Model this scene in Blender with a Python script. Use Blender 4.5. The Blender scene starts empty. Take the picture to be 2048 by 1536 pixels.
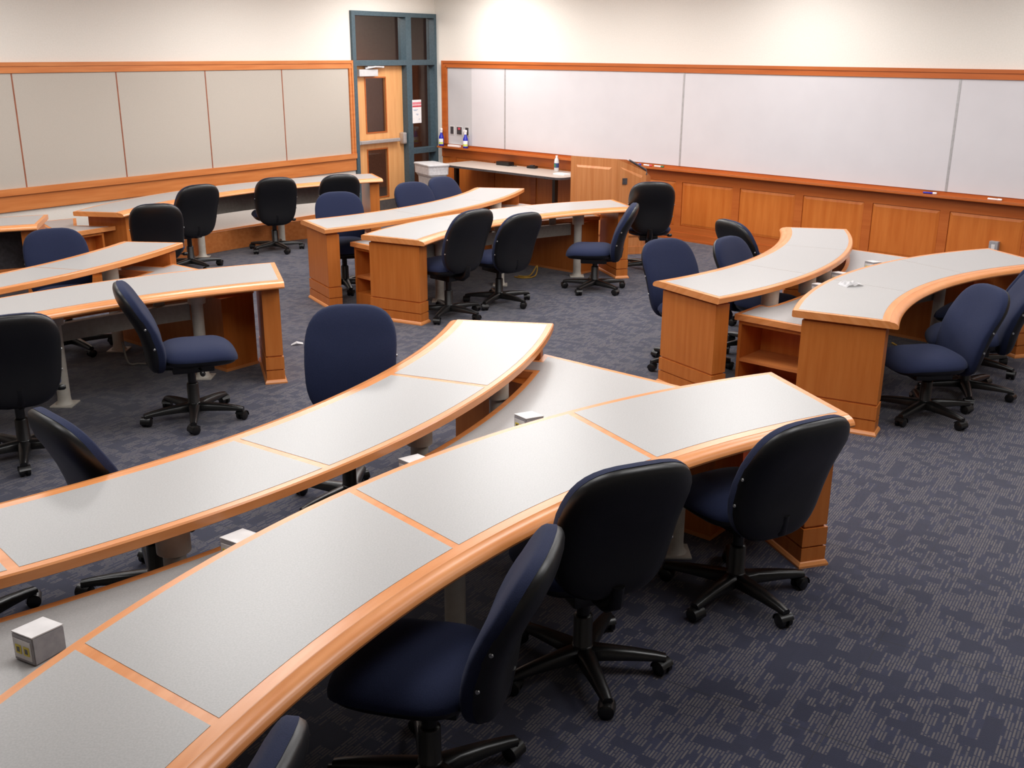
import bpy, bmesh, math, random
from mathutils import Vector, Matrix
random.seed(7)
SC = bpy.context.scene
COL = SC.collection
PI = math.pi
R = math.radians
V = Vector

# ------------------------------------------------------------------ helpers
def lin(c):
    c /= 255.0
    return c/12.92 if c <= 0.04045 else ((c+0.055)/1.055)**2.4
def rgb(r, g, b): return (lin(r), lin(g), lin(b), 1.0)

def new_mat(name):
    m = bpy.data.materials.new(name); m.use_nodes = True
    nt = m.node_tree
    b = nt.nodes['Principled BSDF']
    return m, nt, b

def noise_mat(name, c1, c2, scale=(1, 1, 1), nscale=20, rough=.5, detail=4, bump=0.0, spec=.5, metal=0.0, lo=.35, hi=.65, coat=0.0, sheen=0.0, coord='Object', rot=(0, 0, 0)):
    m, nt, b = new_mat(name)
    N, L = nt.nodes, nt.links
    tc = N.new('ShaderNodeTexCoord'); mp = N.new('ShaderNodeMapping')
    mp.inputs['Scale'].default_value = scale; mp.inputs['Rotation'].default_value = rot
    L.new(tc.outputs[coord], mp.inputs['Vector'])
    nz = N.new('ShaderNodeTexNoise'); nz.inputs['Scale'].default_value = nscale; nz.inputs['Detail'].default_value = detail
    L.new(mp.outputs[0], nz.inputs['Vector'])
    cr = N.new('ShaderNodeValToRGB')
    cr.color_ramp.elements[0].position = lo; cr.color_ramp.elements[0].color = c1
    cr.color_ramp.elements[1].position = hi; cr.color_ramp.elements[1].color = c2
    L.new(nz.outputs['Fac'], cr.inputs['Fac']); L.new(cr.outputs['Color'], b.inputs['Base Color'])
    b.inputs['Roughness'].default_value = rough; b.inputs['Metallic'].default_value = metal
    b.inputs['Specular IOR Level'].default_value = spec
    if coat: b.inputs['Coat Weight'].default_value = coat; b.inputs['Coat Roughness'].default_value = .12
    if sheen: b.inputs['Sheen Weight'].default_value = sheen; b.inputs['Sheen Roughness'].default_value = .5
    if bump:
        bp = N.new('ShaderNodeBump'); bp.inputs['Strength'].default_value = bump; bp.inputs['Distance'].default_value = .004
        L.new(nz.outputs['Fac'], bp.inputs['Height']); L.new(bp.outputs[0], b.inputs['Normal'])
    return m

M = {}
W1, W2 = rgb(188, 104, 40), rgb(202, 120, 54)
M['wood_v'] = noise_mat('maple_upright_grain', W1, W2, (9, 9, .7), 3.0, .36, 6, spec=.45, lo=.3, hi=.7)
M['wood_h'] = noise_mat('maple_level_grain', rgb(200, 116, 58), rgb(216, 136, 76), (.7, 9, 9), 3.0, .36, 6, spec=.45, lo=.3, hi=.7)
M['wood_edge'] = noise_mat('maple_desk_edging', rgb(214, 134, 72), rgb(228, 152, 92), (1.2, 9, 9), 3.0, .27, 6, spec=.6, lo=.3, hi=.7, coord='UV')
M['wood_dark'] = noise_mat('cherry_wainscot_grain', rgb(190, 100, 36), rgb(206, 118, 50), (6, 6, .6), 3.0, .36, 6, spec=.45, lo=.3, hi=.7)
M['wood_rail'] = noise_mat('cherry_rail_grain', rgb(178, 90, 36), rgb(192, 104, 46), (.6, 8, 8), 3.0, .36, 6, spec=.45, lo=.3, hi=.7)
M['wood_lectern'] = noise_mat('oak_lectern_grain', rgb(188, 116, 62), rgb(206, 138, 84), (12, 12, .5), 3.0, .4, 6, lo=.3, hi=.7)
M['door_wood'] = noise_mat('birch_door_grain', rgb(222, 158, 98), rgb(232, 172, 112), (8, 8, .5), 3.0, .4, 5)
M['laminate'] = noise_mat('speckled_grey_laminate', rgb(166, 164, 162), rgb(176, 174, 172), (1, 1, 1), 170, .33, 3, spec=.5)
M['wall'] = noise_mat('cream_wall_paint', rgb(232, 226, 216), rgb(236, 230, 221), nscale=60, rough=.8, spec=.2, bump=.05)
M['ceil'] = noise_mat('white_ceiling_tile', rgb(226, 224, 220), rgb(236, 234, 230), nscale=80, rough=.9, spec=.1)
M['tack'] = noise_mat('beige_tack_fabric', rgb(188, 179, 168), rgb(196, 188, 177), nscale=220, rough=.9, spec=.1, bump=.1)
M['tackline'] = noise_mat('red_brown_divider', rgb(140, 78, 52), rgb(156, 92, 62), nscale=12, rough=.5)
M['white'] = noise_mat('whiteboard_enamel', rgb(212, 208, 210), rgb(215, 211, 213), nscale=3, rough=.28, spec=.4)
M['wbgrey'] = noise_mat('grey_panel_enamel', rgb(196, 194, 195), rgb(200, 198, 199), nscale=3, rough=.4, spec=.4)
M['seam'] = noise_mat('aluminium_seam', rgb(176, 174, 174), rgb(190, 188, 188), nscale=30, rough=.4, metal=.3)
M['fabric'] = noise_mat('navy_upholstery', rgb(27, 34, 60), rgb(36, 43, 71), nscale=420, rough=.85, spec=.2, bump=.35, sheen=.04)
M['black'] = noise_mat('black_moulded_plastic', rgb(15, 15, 16), rgb(20, 20, 21), nscale=260, rough=.40, spec=.6, bump=.08)
M['blackgloss'] = noise_mat('black_nylon', rgb(17, 17, 17), rgb(24, 23, 23), nscale=120, rough=.32, spec=.5)
M['bolt'] = noise_mat('steel_bolt', rgb(170, 170, 170), rgb(200, 200, 200), nscale=30, rough=.3, metal=.8)
M['metal'] = noise_mat('beige_painted_steel', rgb(200, 194, 182), rgb(208, 202, 190), nscale=30, rough=.45)
M['tray'] = noise_mat('taupe_painted_steel', rgb(140, 134, 124), rgb(150, 144, 133), nscale=30, rough=.5)
M['boxgrey'] = noise_mat('grey_cast_housing', rgb(150, 147, 150), rgb(162, 158, 160), nscale=40, rough=.5)
M['boxlid'] = noise_mat('pale_lid_plastic', rgb(212, 208, 206), rgb(226, 222, 220), nscale=14, rough=.45)
M['yellow'] = noise_mat('yellow_jack', rgb(206, 186, 50), rgb(220, 200, 70), nscale=40, rough=.5)
M['frame'] = noise_mat('blue_grey_steel_frame', rgb(62, 82, 92), rgb(72, 92, 102), nscale=40, rough=.45)
M['steel'] = noise_mat('brushed_steel', rgb(186, 184, 182), rgb(200, 198, 196), (1, 1, 8), 20, .35, metal=.6)
M['closer'] = noise_mat('silver_painted_closer', rgb(196, 194, 194), rgb(206, 204, 204), nscale=20, rough=.45)
M['kick'] = noise_mat('dark_kick_plate', rgb(82, 76, 74), rgb(92, 86, 82), nscale=20, rough=.5)
M['bin'] = noise_mat('light_grey_bin_plastic', rgb(186, 184, 184), rgb(198, 196, 196), nscale=20, rough=.5)
M['bag'] = noise_mat('thin_white_bag_film', rgb(206, 204, 204), rgb(226, 224, 224), nscale=30, rough=.35, bump=.8)
M['paper'] = noise_mat('white_paper', rgb(236, 234, 234), rgb(244, 242, 242), nscale=30, rough=.8, bump=.1)
M['pink'] = noise_mat('pink_print', rgb(222, 130, 140), rgb(228, 140, 150), nscale=30, rough=.7)
M['red'] = noise_mat('red_print', rgb(204, 70, 84), rgb(210, 80, 92), nscale=30, rough=.7)
M['ink'] = noise_mat('grey_blue_ink', rgb(150, 165, 190), rgb(165, 178, 200), nscale=30, rough=.7)
M['blue'] = noise_mat('blue_bottle_plastic', rgb(30, 38, 165), rgb(42, 52, 185), nscale=20, rough=.25)
M['lime'] = noise_mat('lime_label', rgb(196, 214, 80), rgb(206, 222, 100), nscale=30, rough=.5)
M['green'] = noise_mat('green_cap', rgb(50, 120, 80), rgb(60, 132, 92), nscale=30, rough=.4)
M['darkblue'] = noise_mat('navy_label', rgb(40, 60, 110), rgb(60, 80, 130), nscale=30, rough=.4)
M['plate'] = noise_mat('dark_switch', rgb(60, 56, 58), rgb(76, 72, 74), nscale=30, rough=.4)
M['cordy'] = noise_mat('yellow_cord', rgb(170, 130, 40), rgb(186, 146, 56), nscale=30, rough=.6)
M['cordg'] = noise_mat('grey_cord', rgb(140, 136, 126), rgb(152, 148, 138), nscale=30, rough=.6)
M['hall'] = noise_mat('brown_hall_paint', rgb(150, 104, 84), rgb(160, 114, 92), nscale=30, rough=.7)
M['hallgrey'] = noise_mat('grey_hall_door', rgb(112, 100, 100), rgb(122, 110, 110), nscale=30, rough=.6)

def glass_mat(name, tint):
    m, nt, b = new_mat(name)
    N, L = nt.nodes, nt.links
    tr = N.new('ShaderNodeBsdfTransparent'); gl = N.new('ShaderNodeBsdfGlossy'); mx = N.new('ShaderNodeMixShader')
    nz = N.new('ShaderNodeTexNoise'); nz.inputs['Scale'].default_value = 2
    cr = N.new('ShaderNodeValToRGB'); cr.color_ramp.elements[0].color = tint; cr.color_ramp.elements[1].color = tuple(min(1, x*1.06) for x in tint[:3])+(1,)
    L.new(nz.outputs['Fac'], cr.inputs['Fac']); L.new(cr.outputs[0], tr.inputs['Color'])
    gl.inputs['Roughness'].default_value = .02
    fr = N.new('ShaderNodeLayerWeight'); pw = N.new('ShaderNodeMath'); pw.operation = 'POWER'; pw.inputs[1].default_value = 4
    ma = N.new('ShaderNodeMath'); ma.operation = 'MULTIPLY_ADD'; ma.inputs[1].default_value = .5; ma.inputs[2].default_value = .035
    L.new(fr.outputs['Facing'], pw.inputs[0]); L.new(pw.outputs[0], ma.inputs[0]); L.new(ma.outputs[0], mx.inputs['Fac']); L.new(tr.outputs[0], mx.inputs[1]); L.new(gl.outputs[0], mx.inputs[2])
    L.new(mx.outputs[0], N['Material Output'].inputs['Surface'])
    return m
M['glass'] = glass_mat('tinted_glass', (.86, .84, .83, 1))
M['clear'] = glass_mat('clear_bottle_plastic', (.9, .92, .92, 1))

def carpet_mat():
    m, nt, b = new_mat('navy_dashed_carpet')
    N, L = nt.nodes, nt.links
    tc = N.new('ShaderNodeTexCoord'); mp = N.new('ShaderNodeMapping')
    mp.inputs['Rotation'].default_value = (0, 0, R(-57))
    L.new(tc.outputs['Object'], mp.inputs['Vector'])
    sp = N.new('ShaderNodeSeparateXYZ'); L.new(mp.outputs[0], sp.inputs[0])
    def mth(op, a, bb=None, c=None):
        n = N.new('ShaderNodeMath'); n.operation = op
        for i, v in enumerate((a, bb, c)):
            if v is None: continue
            if isinstance(v, (int, float)): n.inputs[i].default_value = v
            else: L.new(v, n.inputs[i])
        return n.outputs[0]
    def wn(a, bb, seed):
        c = N.new('ShaderNodeCombineXYZ'); L.new(a, c.inputs[0])
        if bb is not None: L.new(bb, c.inputs[1])
        c.inputs[2].default_value = seed
        w = N.new('ShaderNodeTexWhiteNoise'); w.noise_dimensions = '3D'; L.new(c.outputs[0], w.inputs['Vector'])
        return w.outputs['Value']
    x, y = sp.outputs['X'], sp.outputs['Y']
    P = .012
    yi = mth('FLOOR', mth('DIVIDE', y, P))
    yf = mth('FRACT', mth('DIVIDE', y, P))
    stripe = mth('LESS_THAN', mth('ABSOLUTE', mth('SUBTRACT', yf, .5)), .27)
    by = mth('FLOOR', mth('DIVIDE', y, P*5))
    bx = mth('FLOOR', mth('ADD', mth('DIVIDE', x, .055), mth('MULTIPLY', wn(by, None, 1.3), 9.0)))
    blk = wn(bx, by, 2.7)
    dx = mth('FLOOR', mth('ADD', mth('DIVIDE', x, .062), mth('MULTIPLY', wn(yi, None, 4.1), 11.0)))
    dash = wn(dx, yi, 5.9)
    dxf = mth('FRACT', mth('ADD', mth('DIVIDE', x, .062), mth('MULTIPLY', wn(yi, None, 4.1), 11.0)))
    stripe = mth('MULTIPLY', stripe, mth('LESS_THAN', dxf, .90))
    on = mth('MULTIPLY', mth('MULTIPLY', stripe, mth('GREATER_THAN', blk, .30)), mth('GREATER_THAN', dash, .22))
    val = mth('MULTIPLY', on, mth('MULTIPLY_ADD', dash, .5, .5))
    # colour of the dashes and of the ground
    g = N.new('ShaderNodeMix'); g.data_type = 'RGBA'
    L.new(blk, g.inputs[0]); g.inputs[6].default_value = rgb(27, 30, 53); g.inputs[7].default_value = rgb(36, 39, 64)
    mx = N.new('ShaderNodeMix'); mx.data_type = 'RGBA'
    L.new(val, mx.inputs[0]); L.new(g.outputs[2], mx.inputs[6]); mx.inputs[7].default_value = rgb(92, 86, 87)
    # tile seams
    sx = mth('FRACT', mth('DIVIDE', mth('SUBTRACT', x, .18), .76))
    sm = mth('LESS_THAN', sx, .010)
    sy = mth('FRACT', mth('DIVIDE', y, .76)); sm2 = mth('LESS_THAN', sy, .006)
    seam = mth('MULTIPLY', mth('MAXIMUM', sm, sm2), .65)
    m2 = N.new('ShaderNodeMix'); m2.data_type = 'RGBA'
    L.new(seam, m2.inputs[0]); L.new(mx.outputs[2], m2.inputs[6]); m2.inputs[7].default_value = rgb(24, 25, 36)
    L.new(m2.outputs[2], b.inputs['Base Color'])
    b.inputs['Roughness'].default_value = .95; b.inputs['Specular IOR Level'].default_value = .1
    b.inputs['Sheen Weight'].default_value = .25; b.inputs['Sheen Roughness'].default_value = .6
    bp = N.new('ShaderNodeBump'); bp.inputs['Strength'].default_value = .4; bp.inputs['Distance'].default_value = .004
    nz = N.new('ShaderNodeTexNoise'); nz.inputs['Scale'].default_value = 300; L.new(tc.outputs['Object'], nz.inputs['Vector'])
    hh = mth('ADD', val, nz.outputs['Fac']); L.new(hh, bp.inputs['Height']); L.new(bp.outputs[0], b.inputs['Normal'])
    return m
M['carpet'] = carpet_mat()

# ---- object helpers
def empty(name, loc=(0, 0, 0), rz=0.0):
    o = bpy.data.objects.new(name, None); COL.objects.link(o)
    o.empty_display_size = .1; o.location = loc; o.rotation_euler = (0, 0, rz)
    return o
def tag(o, label=None, cat=None, group=None, kind=None):
    if label: o['label'] = label
    if cat: o['category'] = cat
    if group: o['group'] = group
    if kind: o['kind'] = kind
    return o
def obj(name, bm, mat, parent=None, loc=None, smooth=False):
    bmesh.ops.recalc_face_normals(bm, faces=bm.faces)
    me = bpy.data.meshes.new(name); bm.to_mesh(me); bm.free()
    me.materials.append(M[mat] if isinstance(mat, str) else mat)
    if smooth:
        for p in me.polygons: p.use_smooth = True
    o = bpy.data.objects.new(name, me); COL.objects.link(o)
    if parent: o.parent = parent
    if loc: o.location = loc
    return o
def autosmooth(o, ang=40):
    me = o.data
    for p in me.polygons: p.use_smooth = True
    me.set_sharp_from_angle(angle=R(ang))
    return o
def box(bm, x0, x1, y0, y1, z0, z1, bev=0.0):
    vs = [bm.verts.new((x, y, z)) for z in (z0, z1) for x, y in ((x0, y0), (x1, y0), (x1, y1), (x0, y1))]
    fs = [(0, 3, 2, 1), (4, 5, 6, 7), (0, 1, 5, 4), (1, 2, 6, 5), (2, 3, 7, 6), (3, 0, 4, 7)]
    F = [bm.faces.new([vs[i] for i in f]) for f in fs]
    if bev:
        es = list({e for f in F for e in f.edges})
        bmesh.ops.bevel(bm, geom=es, offset=bev, segments=2, affect='EDGES', profile=.6)
    return vs
def nb(): return bmesh.new()
def boxobj(name, dims, mat, parent=None, bev=0.0, loc=None):
    bm = nb(); box(bm, *dims, bev=bev); return obj(name, bm, mat, parent, loc)
def prism(bm, pts, z0, z1):
    """closed plan polygon between two heights; a height may be one per corner"""
    n = len(pts)
    g = lambda z, i: z[i] if isinstance(z, (list, tuple)) else z
    a = [bm.verts.new((p[0], p[1], g(z0, i))) for i, p in enumerate(pts)]
    b = [bm.verts.new((p[0], p[1], g(z1, i))) for i, p in enumerate(pts)]
    bm.faces.new(a[::-1]); bm.faces.new(b)
    for i in range(n):
        bm.faces.new((a[i], a[(i+1) % n], b[(i+1) % n], b[i]))
def lathe(bm, prof, n=20, c=(0, 0, 0), axis='z'):
    rings = []
    for r, z in prof:
        ring = []
        for k in range(n):
            a = 2*PI*k/n
            p = (r*math.cos(a), r*math.sin(a), z)
            if axis == 'x': p = (p[2], p[0], p[1])
            if axis == 'y': p = (p[0], p[2], p[1])
            ring.append(bm.verts.new((p[0]+c[0], p[1]+c[1], p[2]+c[2])))
        rings.append(ring)
    for a, b in zip(rings, rings[1:]):
        for k in range(n): bm.faces.new((a[k], a[(k+1) % n], b[(k+1) % n], b[k]))
    bm.faces.new(rings[0][::-1]); bm.faces.new(rings[-1])
def tube(bm, pts, r, n=8):
    pts = [V(p) for p in pts]; rings = []
    up = V((0, 0, 1))
    for i, p in enumerate(pts):
        d = (pts[min(i+1, len(pts)-1)]-pts[max(i-1, 0)]).normalized()
        s = d.cross(up)
        if s.length < 1e-3: s = d.cross(V((1, 0, 0)))
        s.normalize(); t = s.cross(d)
        rr = r[i] if isinstance(r, (list, tuple)) else r
        rings.append([bm.verts.new(p+rr*(s*math.cos(2*PI*k/n)+t*math.sin(2*PI*k/n))) for k in range(n)])
    for a, b in zip(rings, rings[1:]):
        for k in range(n): bm.faces.new((a[k], a[(k+1) % n], b[(k+1) % n], b[k]))
    bm.faces.new(rings[0][::-1]); bm.faces.new(rings[-1])
def levels(bm, cx, cy, ux, uy, hl, ht, lv):
    """stack of rectangles (half length hl along u, half thickness ht) with offsets lv = [(z, off)]"""
    nx, ny = -uy, ux
    rings = []
    for z, o in lv:
        a, b = hl+o, ht+o
        rings.append([bm.verts.new((cx+ux*s*a+nx*t*b, cy+uy*s*a+ny*t*b, z)) for s, t in ((-1, -1), (1, -1), (1, 1), (-1, 1))])
    for p, q in zip(rings, rings[1:]):
        for k in range(4): bm.faces.new((p[k], p[(k+1) % 4], q[(k+1) % 4], q[k]))
    bm.faces.new(rings[0][::-1]); bm.faces.new(rings[-1])

# ------------------------------------------------------------------ the room
CAM_H = 2.3076
C0 = V((-1.2002, 16.6479))
aLx, aLy = -0.58874, -0.80832     # along the tackboard wall, away from the corner
aRx, aRy = 0.70865, -0.70556      # along the whiteboard wall, away from the corner
angL = math.atan2(aLy, aLx); angR = math.atan2(aRy, aRx)
CEIL = 3.25
LENL, LENR = 15.5, 15.0
pL = V((C0.x+aLx*LENL, C0.y+aLy*LENL)); pR = V((C0.x+aRx*LENR, C0.y+aRy*LENR))
qL = V((-6.0, -3.2)); qR = V((6.5, -3.2))
plan = [C0, pL, qL, qR, pR]
bm = nb(); prism(bm, plan, -.12, 0.0); tag(obj('floor', bm, 'carpet'), 'navy carpet with broken grey dashes covering the classroom floor', 'floor', kind='structure')
bm = nb(); prism(bm, plan, CEIL, CEIL+.1); tag(obj('ceiling', bm, 'ceil'), 'plain white ceiling over the whole classroom', 'ceiling', kind='structure')
# whiteboard wall (local x along the wall, room on the -y side)
wr = boxobj('wall_right', (-.15, LENR, 0, .15, 0, CEIL), 'wall', loc=(C0.x, C0.y, 0)); wr.rotation_euler.z = angR
tag(wr, 'cream wall carrying the long whiteboard and panelled wainscot', 'wall', kind='structure')
# tackboard wall (room on the +y side) with the opening for door, sidelight and transom
OPT = 2.82
bm = nb(); box(bm, 1.815, LENL, -.15, 0, 0, CEIL); box(bm, 0, 1.815, -.15, 0, OPT, CEIL)
wl = obj('wall_left', bm, 'wall', loc=(C0.x, C0.y, 0)); wl.rotation_euler.z = angL
tag(wl, 'cream wall carrying the beige tackboard beside the door', 'wall', kind='structure')
def wall_between(name, a, b, label):
    d = b-a; L = d.length
    o = boxobj(name, (0, L, -.15, 0, 0, CEIL), 'wall', loc=(a.x, a.y, 0)); o.rotation_euler.z = math.atan2(d.y, d.x)
    tag(o, label, 'wall', kind='structure')
wall_between('wall_side', pL, qL, 'plain cream side wall behind the desk rows')
wall_between('wall_rear', qL, qR, 'plain cream rear wall opposite the whiteboard')
wall_between('wall_far', qR, pR, 'plain cream side wall at the end of the whiteboard')

def LW(name, label, cat, kind=None, group=None):
    o = empty(name, (C0.x, C0.y, 0), angL); return tag(o, label, cat, group, kind)
def RW(name, label, cat, kind=None, group=None):
    o = empty(name, (C0.x, C0.y, 0), angR); return tag(o, label, cat, group, kind)

# ---- corridor behind the door
hall = LW('wall_corridor', 'dim brown corridor wall seen through the door glass', 'wall', 'structure')
boxobj('wall_panel', (-2.6, 4.5, -2.1, -2.0, 0, 3.0), 'hall', hall)
boxobj('grey_door', (.75, 1.75, -1.995, -1.95, 0, 2.2), 'hallgrey', hall)
boxobj('end_wall', (-2.7, -2.6, -2.1, -.16, 0, 3.0), 'hall', hall)
boxobj('end_wall', (4.5, 4.6, -2.1, -.16, 0, 3.0), 'hall', hall)
boxobj('corridor_ceiling', (-2.7, 4.6, -2.1, -.16, 3.0, 3.05), 'hall', hall)
boxobj('corridor_floor', (-2.7, 4.6, -2.1, -.005, -.05, -.001), 'kick', hall)

# ---- steel door frame with sidelight and transom
wf = LW('window_1', 'blue-grey steel door frame with glazed sidelight and transom', 'window', 'structure')
bm = nb()
for s0, s1 in ((0.004, .06), (.582, .70), (1.745, 1.812)): box(bm, s0, s1, -.12, .035, 0, OPT)
box(bm, .06, .582, -.12, .035, 2.09, 2.165); box(bm, .70, 1.745, -.12, .035, 2.09, 2.165)
box(bm, .06, .582, -.12, .035, .80, .875); box(bm, .06, .582, -.12, .035, 0, .10)
box(bm, .06, .582, -.12, .035, OPT-.06, OPT); box(bm, .70, 1.745, -.12, .035, OPT-.06, OPT)
obj('frame', bm, 'frame', wf)
for s0, s1, z0, z1 in ((.06, .582, .875, 2.09), (.06, .582, .10, .80), (.06, .582, 2.165, OPT-.06), (.70, 1.745, 2.165, OPT-.06)):
    boxobj('pane', (s0, s1, -.075, -.067, z0, z1), 'glass', wf)
# ---- door leaf
dr = LW('door_1', 'pale wooden classroom door with two narrow glass panes and push bar', 'door', 'structure')
bm = nb()
D0, D1, Y0, Y1 = .704, 1.741, -.105, -.06
def dcol(s0, s1, z0, z1): box(bm, s0, s1, Y0, Y1, z0, z1)
w0, w1 = 1.062, 1.508
dcol(D0, w0, .16, 2.083); dcol(w1, D1, .16, 2.083)
dcol(w0, w1, 1.935, 2.083); dcol(w0, w1, .925, 1.145); dcol(w0, w1, .16, .20)
obj('door_leaf', bm, 'door_wood', dr)
for z0, z1 in ((1.145, 1.935), (.20, .925)):
    boxobj('pane', (w0, w1, -.086, -.08, z0, z1), 'glass', dr)
    bm = nb()
    for a in ((w0, w0+.018, z0, z1), (w1-.018, w1, z0, z1), (w0+.018, w1-.018, z0, z0+.018), (w0+.018, w1-.018, z1-.018, z1)):
        box(bm, a[0], a[1], -.06, -.052, a[2], a[3])
    obj('pane_bead', bm, 'wood_rail', dr)
boxobj('kick_plate', (D0, D1, Y0, Y1+.004, .008, .16), 'kick', dr)
bm = nb(); box(bm, .86, 1.70, -.03, .02, 1.005, 1.055, bev=.008); pb = obj('push_bar', bm, 'steel', dr)
bm = nb(); box(bm, .722, .80, -.058, .03, .96, 1.13, bev=.02); obj('latch_box', bm, 'steel', pb)
bm = nb(); box(bm, 1.69, 1.73, -.058, .012, 1.0, 1.06, bev=.006); obj('end_bracket', bm, 'steel', pb)
bm = nb(); box(bm, 1.30, 1.68, -.058, .02, 1.945, 2.04, bev=.006); dc = obj('door_closer', bm, 'closer', dr)
bm = nb(); tube(bm, [(1.55, .01, 2.05), (1.40, .06, 2.075), (1.22, .02, 2.07)], .012); box(bm, 1.18, 1.52, -.03, .03, 2.06, 2.082); obj('closer_arm', bm, 'closer', dc)

# ---- paper notice on the sidelight glass
pn = LW('paper_notice', 'white paper notice with red heading taped to the sidelight glass', 'notice')
boxobj('sheet', (.395, .598, .036, .038, 1.252, 1.592), 'paper', pn)
boxobj('red_heading', (.397, .596, .0382, .0388, 1.486, 1.512), 'red', pn)
boxobj('pink_heading', (.397, .596, .0382, .0388, 1.522, 1.56), 'pink', pn)
bm = nb()
for z, a, b in ((1.45, .47, .585), (1.437, .50, .57), (1.385, .46, .52), (1.372, .47, .50), (1.31, .43, .46)): box(bm, a, b, .0382, .0386, z-.005, z+.003)
obj('printed_lines', bm, 'ink', pn)

# ---- tackboard
tb = LW('tackboard', 'long beige fabric tackboard in an orange wood frame along the wall', 'notice board')
E1 = 9.95
div = [1.905+1.2192*i for i in range(7)]
for a, b in zip(div, div[1:]):
    boxobj('fabric_panel', (a+.008, b-.008, .012, .022, .897, 2.055), 'tack', tb)
for a in div[1:-1]: boxobj('divider_strip', (a-.008, a+.008, .012, .0235, .897, 2.055), 'tackline', tb)
bm = nb()
box(bm, 1.82, E1, .001, .03, 2.058, 2.165); box(bm, 1.82, E1, .03, .04, 2.125, 2.165); box(bm, 1.82, E1, .03, .036, 2.058, 2.092)
box(bm, 1.82, 1.90, .001, .03, .897, 2.058); box(bm, 1.82, 1.85, .03, .04, .897, 2.125); box(bm, 1.875, 1.897, .03, .036, .897, 2.058)
box(bm, 1.82, E1, .001, .05, .828, .897); obj('frame', bm, 'wood_h', tb)
boxobj('lower_rail', (1.82, E1, .001, .026, .661, .828), 'wood_h', tb)
boxobj('backing', (1.9, E1, .001, .012, .897, 2.058), 'tack', tb)
bl = tag(boxobj('baseboard_left', (1.82, LENL-.2, 0.001, .02, 0, .12), 'wood_h'), 'wood baseboard below the tackboard wall', 'baseboard', kind='structure')
bl.location = (C0.x, C0.y, 0); bl.rotation_euler.z = angL

# ---- whiteboard
wb = RW('whiteboard', 'long whiteboard of several panels in a red-brown wood frame', 'whiteboard')
seams = [.288, .828, 1.539, 4.677, 8.082, 11.3]
for i, (a, b) in enumerate(zip(seams, seams[1:])):
    o = boxobj('board_panel', (a+.003, b-.003, -.02 if i else -.014, -.004, .932, 2.058), 'white' if i else 'wbgrey', wb)
for a in seams[2:-1]: boxobj('seam_strip', (a-.012, a+.012, -.0235, -.004, .932, 2.058), 'seam', wb)
bm = nb()
box(bm, .176, 11.4, -.03, -.001, 2.058, 2.155); box(bm, .176, 11.4, -.04, -.03, 2.118, 2.155); box(bm, .176, 11.4, -.035, -.03, 2.058, 2.085)
box(bm, .176, .286, -.03, -.001, .932, 2.058); box(bm, .176, .215, -.04, -.03, .932, 2.118); box(bm, .258, .286, -.035, -.03, .932, 2.085)
obj('frame', bm, 'wood_rail', wb)
bm = nb(); box(bm, .15, 11.4, -.130, -.001, .872, .895, bev=.005); box(bm, .15, 11.4, -.012, -.001, .895, .932); box(bm, .15, 11.4, -.130, -.124, .895, .900)
obj('marker_tray', bm, 'wood_rail', wb)

# switch plates on the grey panel
for s, w, lab in ((.385, .035, 'narrow dark control plate nearest the board frame on grey panel'), (.55, .055, 'square dark control plate with red button in the middle of three'), (.722, .035, 'narrow dark control plate behind the spray bottle trigger')):
    sw = RW('control_plate', lab, 'control plate', group='control plates on the grey board panel')
    boxobj('bezel', (s-w-.008, s+w+.008, -.020, -.0145, 1.075, 1.205), 'boxlid', sw)
    boxobj('face', (s-w, s+w, -.023, -.020, 1.085, 1.195), 'plate', sw)
    if w > .05: boxobj('red_button', (s-.025, s+.025, -.025, -.023, 1.155, 1.185), 'red', sw)

# ---- wainscot
ws = RW('trim_1', 'panelled cherry wood wainscot below the whiteboard', 'wainscot', 'structure')
WX0, WX1 = .15, 12.6
boxobj('backboard', (WX0, WX1, -.012, -.001, 0, .872), 'wood_dark', ws)
boxobj('frieze_rail', (WX0, WX1, -.026, -.012, .735, .872), 'wood_rail', ws)
boxobj('bottom_rail', (WX0, WX1, -.026, -.012, .10, .185), 'wood_rail', ws)
bm = nb(); box(bm, WX0, WX1, -.036, -.012, 0, .10); box(bm, WX0, WX1, -.045, -.012, 0, .025); obj('base_molding', bm, 'wood_rail', ws)
st = [4.689+.854*i for i in range(-5, 10)]
for s in st:
    if WX0 < s-.05: boxobj('stile', (s-.05, s+.05, -.026, -.012, .185, .735), 'wood_rail', ws)
for a, b in zip(st, st[1:]):
    a = max(a, WX0); bm = nb()
    x0, x1, z0, z1 = a+.055, b-.055, .19, .73
    if x1-x0 < .1: continue
    o_ = [bm.verts.new(p) for p in ((x0, -.012, z0), (x1, -.012, z0), (x1, -.012, z1), (x0, -.012, z1))]
    q_ = [bm.verts.new(p) for p in ((x0, -.018, z0), (x1, -.018, z0), (x1, -.018, z1), (x0, -.018, z1))]
    i_ = [bm.verts.new(p) for p in ((x0+.03, -.024, z0+.03), (x1-.03, -.024, z0+.03), (x1-.03, -.024, z1-.03), (x0+.03, -.024, z1-.03))]
    for k in range(4):
        bm.faces.new((o_[k], o_[(k+1) % 4], q_[(k+1) % 4], q_[k])); bm.faces.new((q_[k], q_[(k+1) % 4], i_[(k+1) % 4], i_[k]))
    bm.faces.new(i_); bm.faces.new(o_[::-1]); obj('raised_panel', bm, 'wood_dark', ws)

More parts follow.
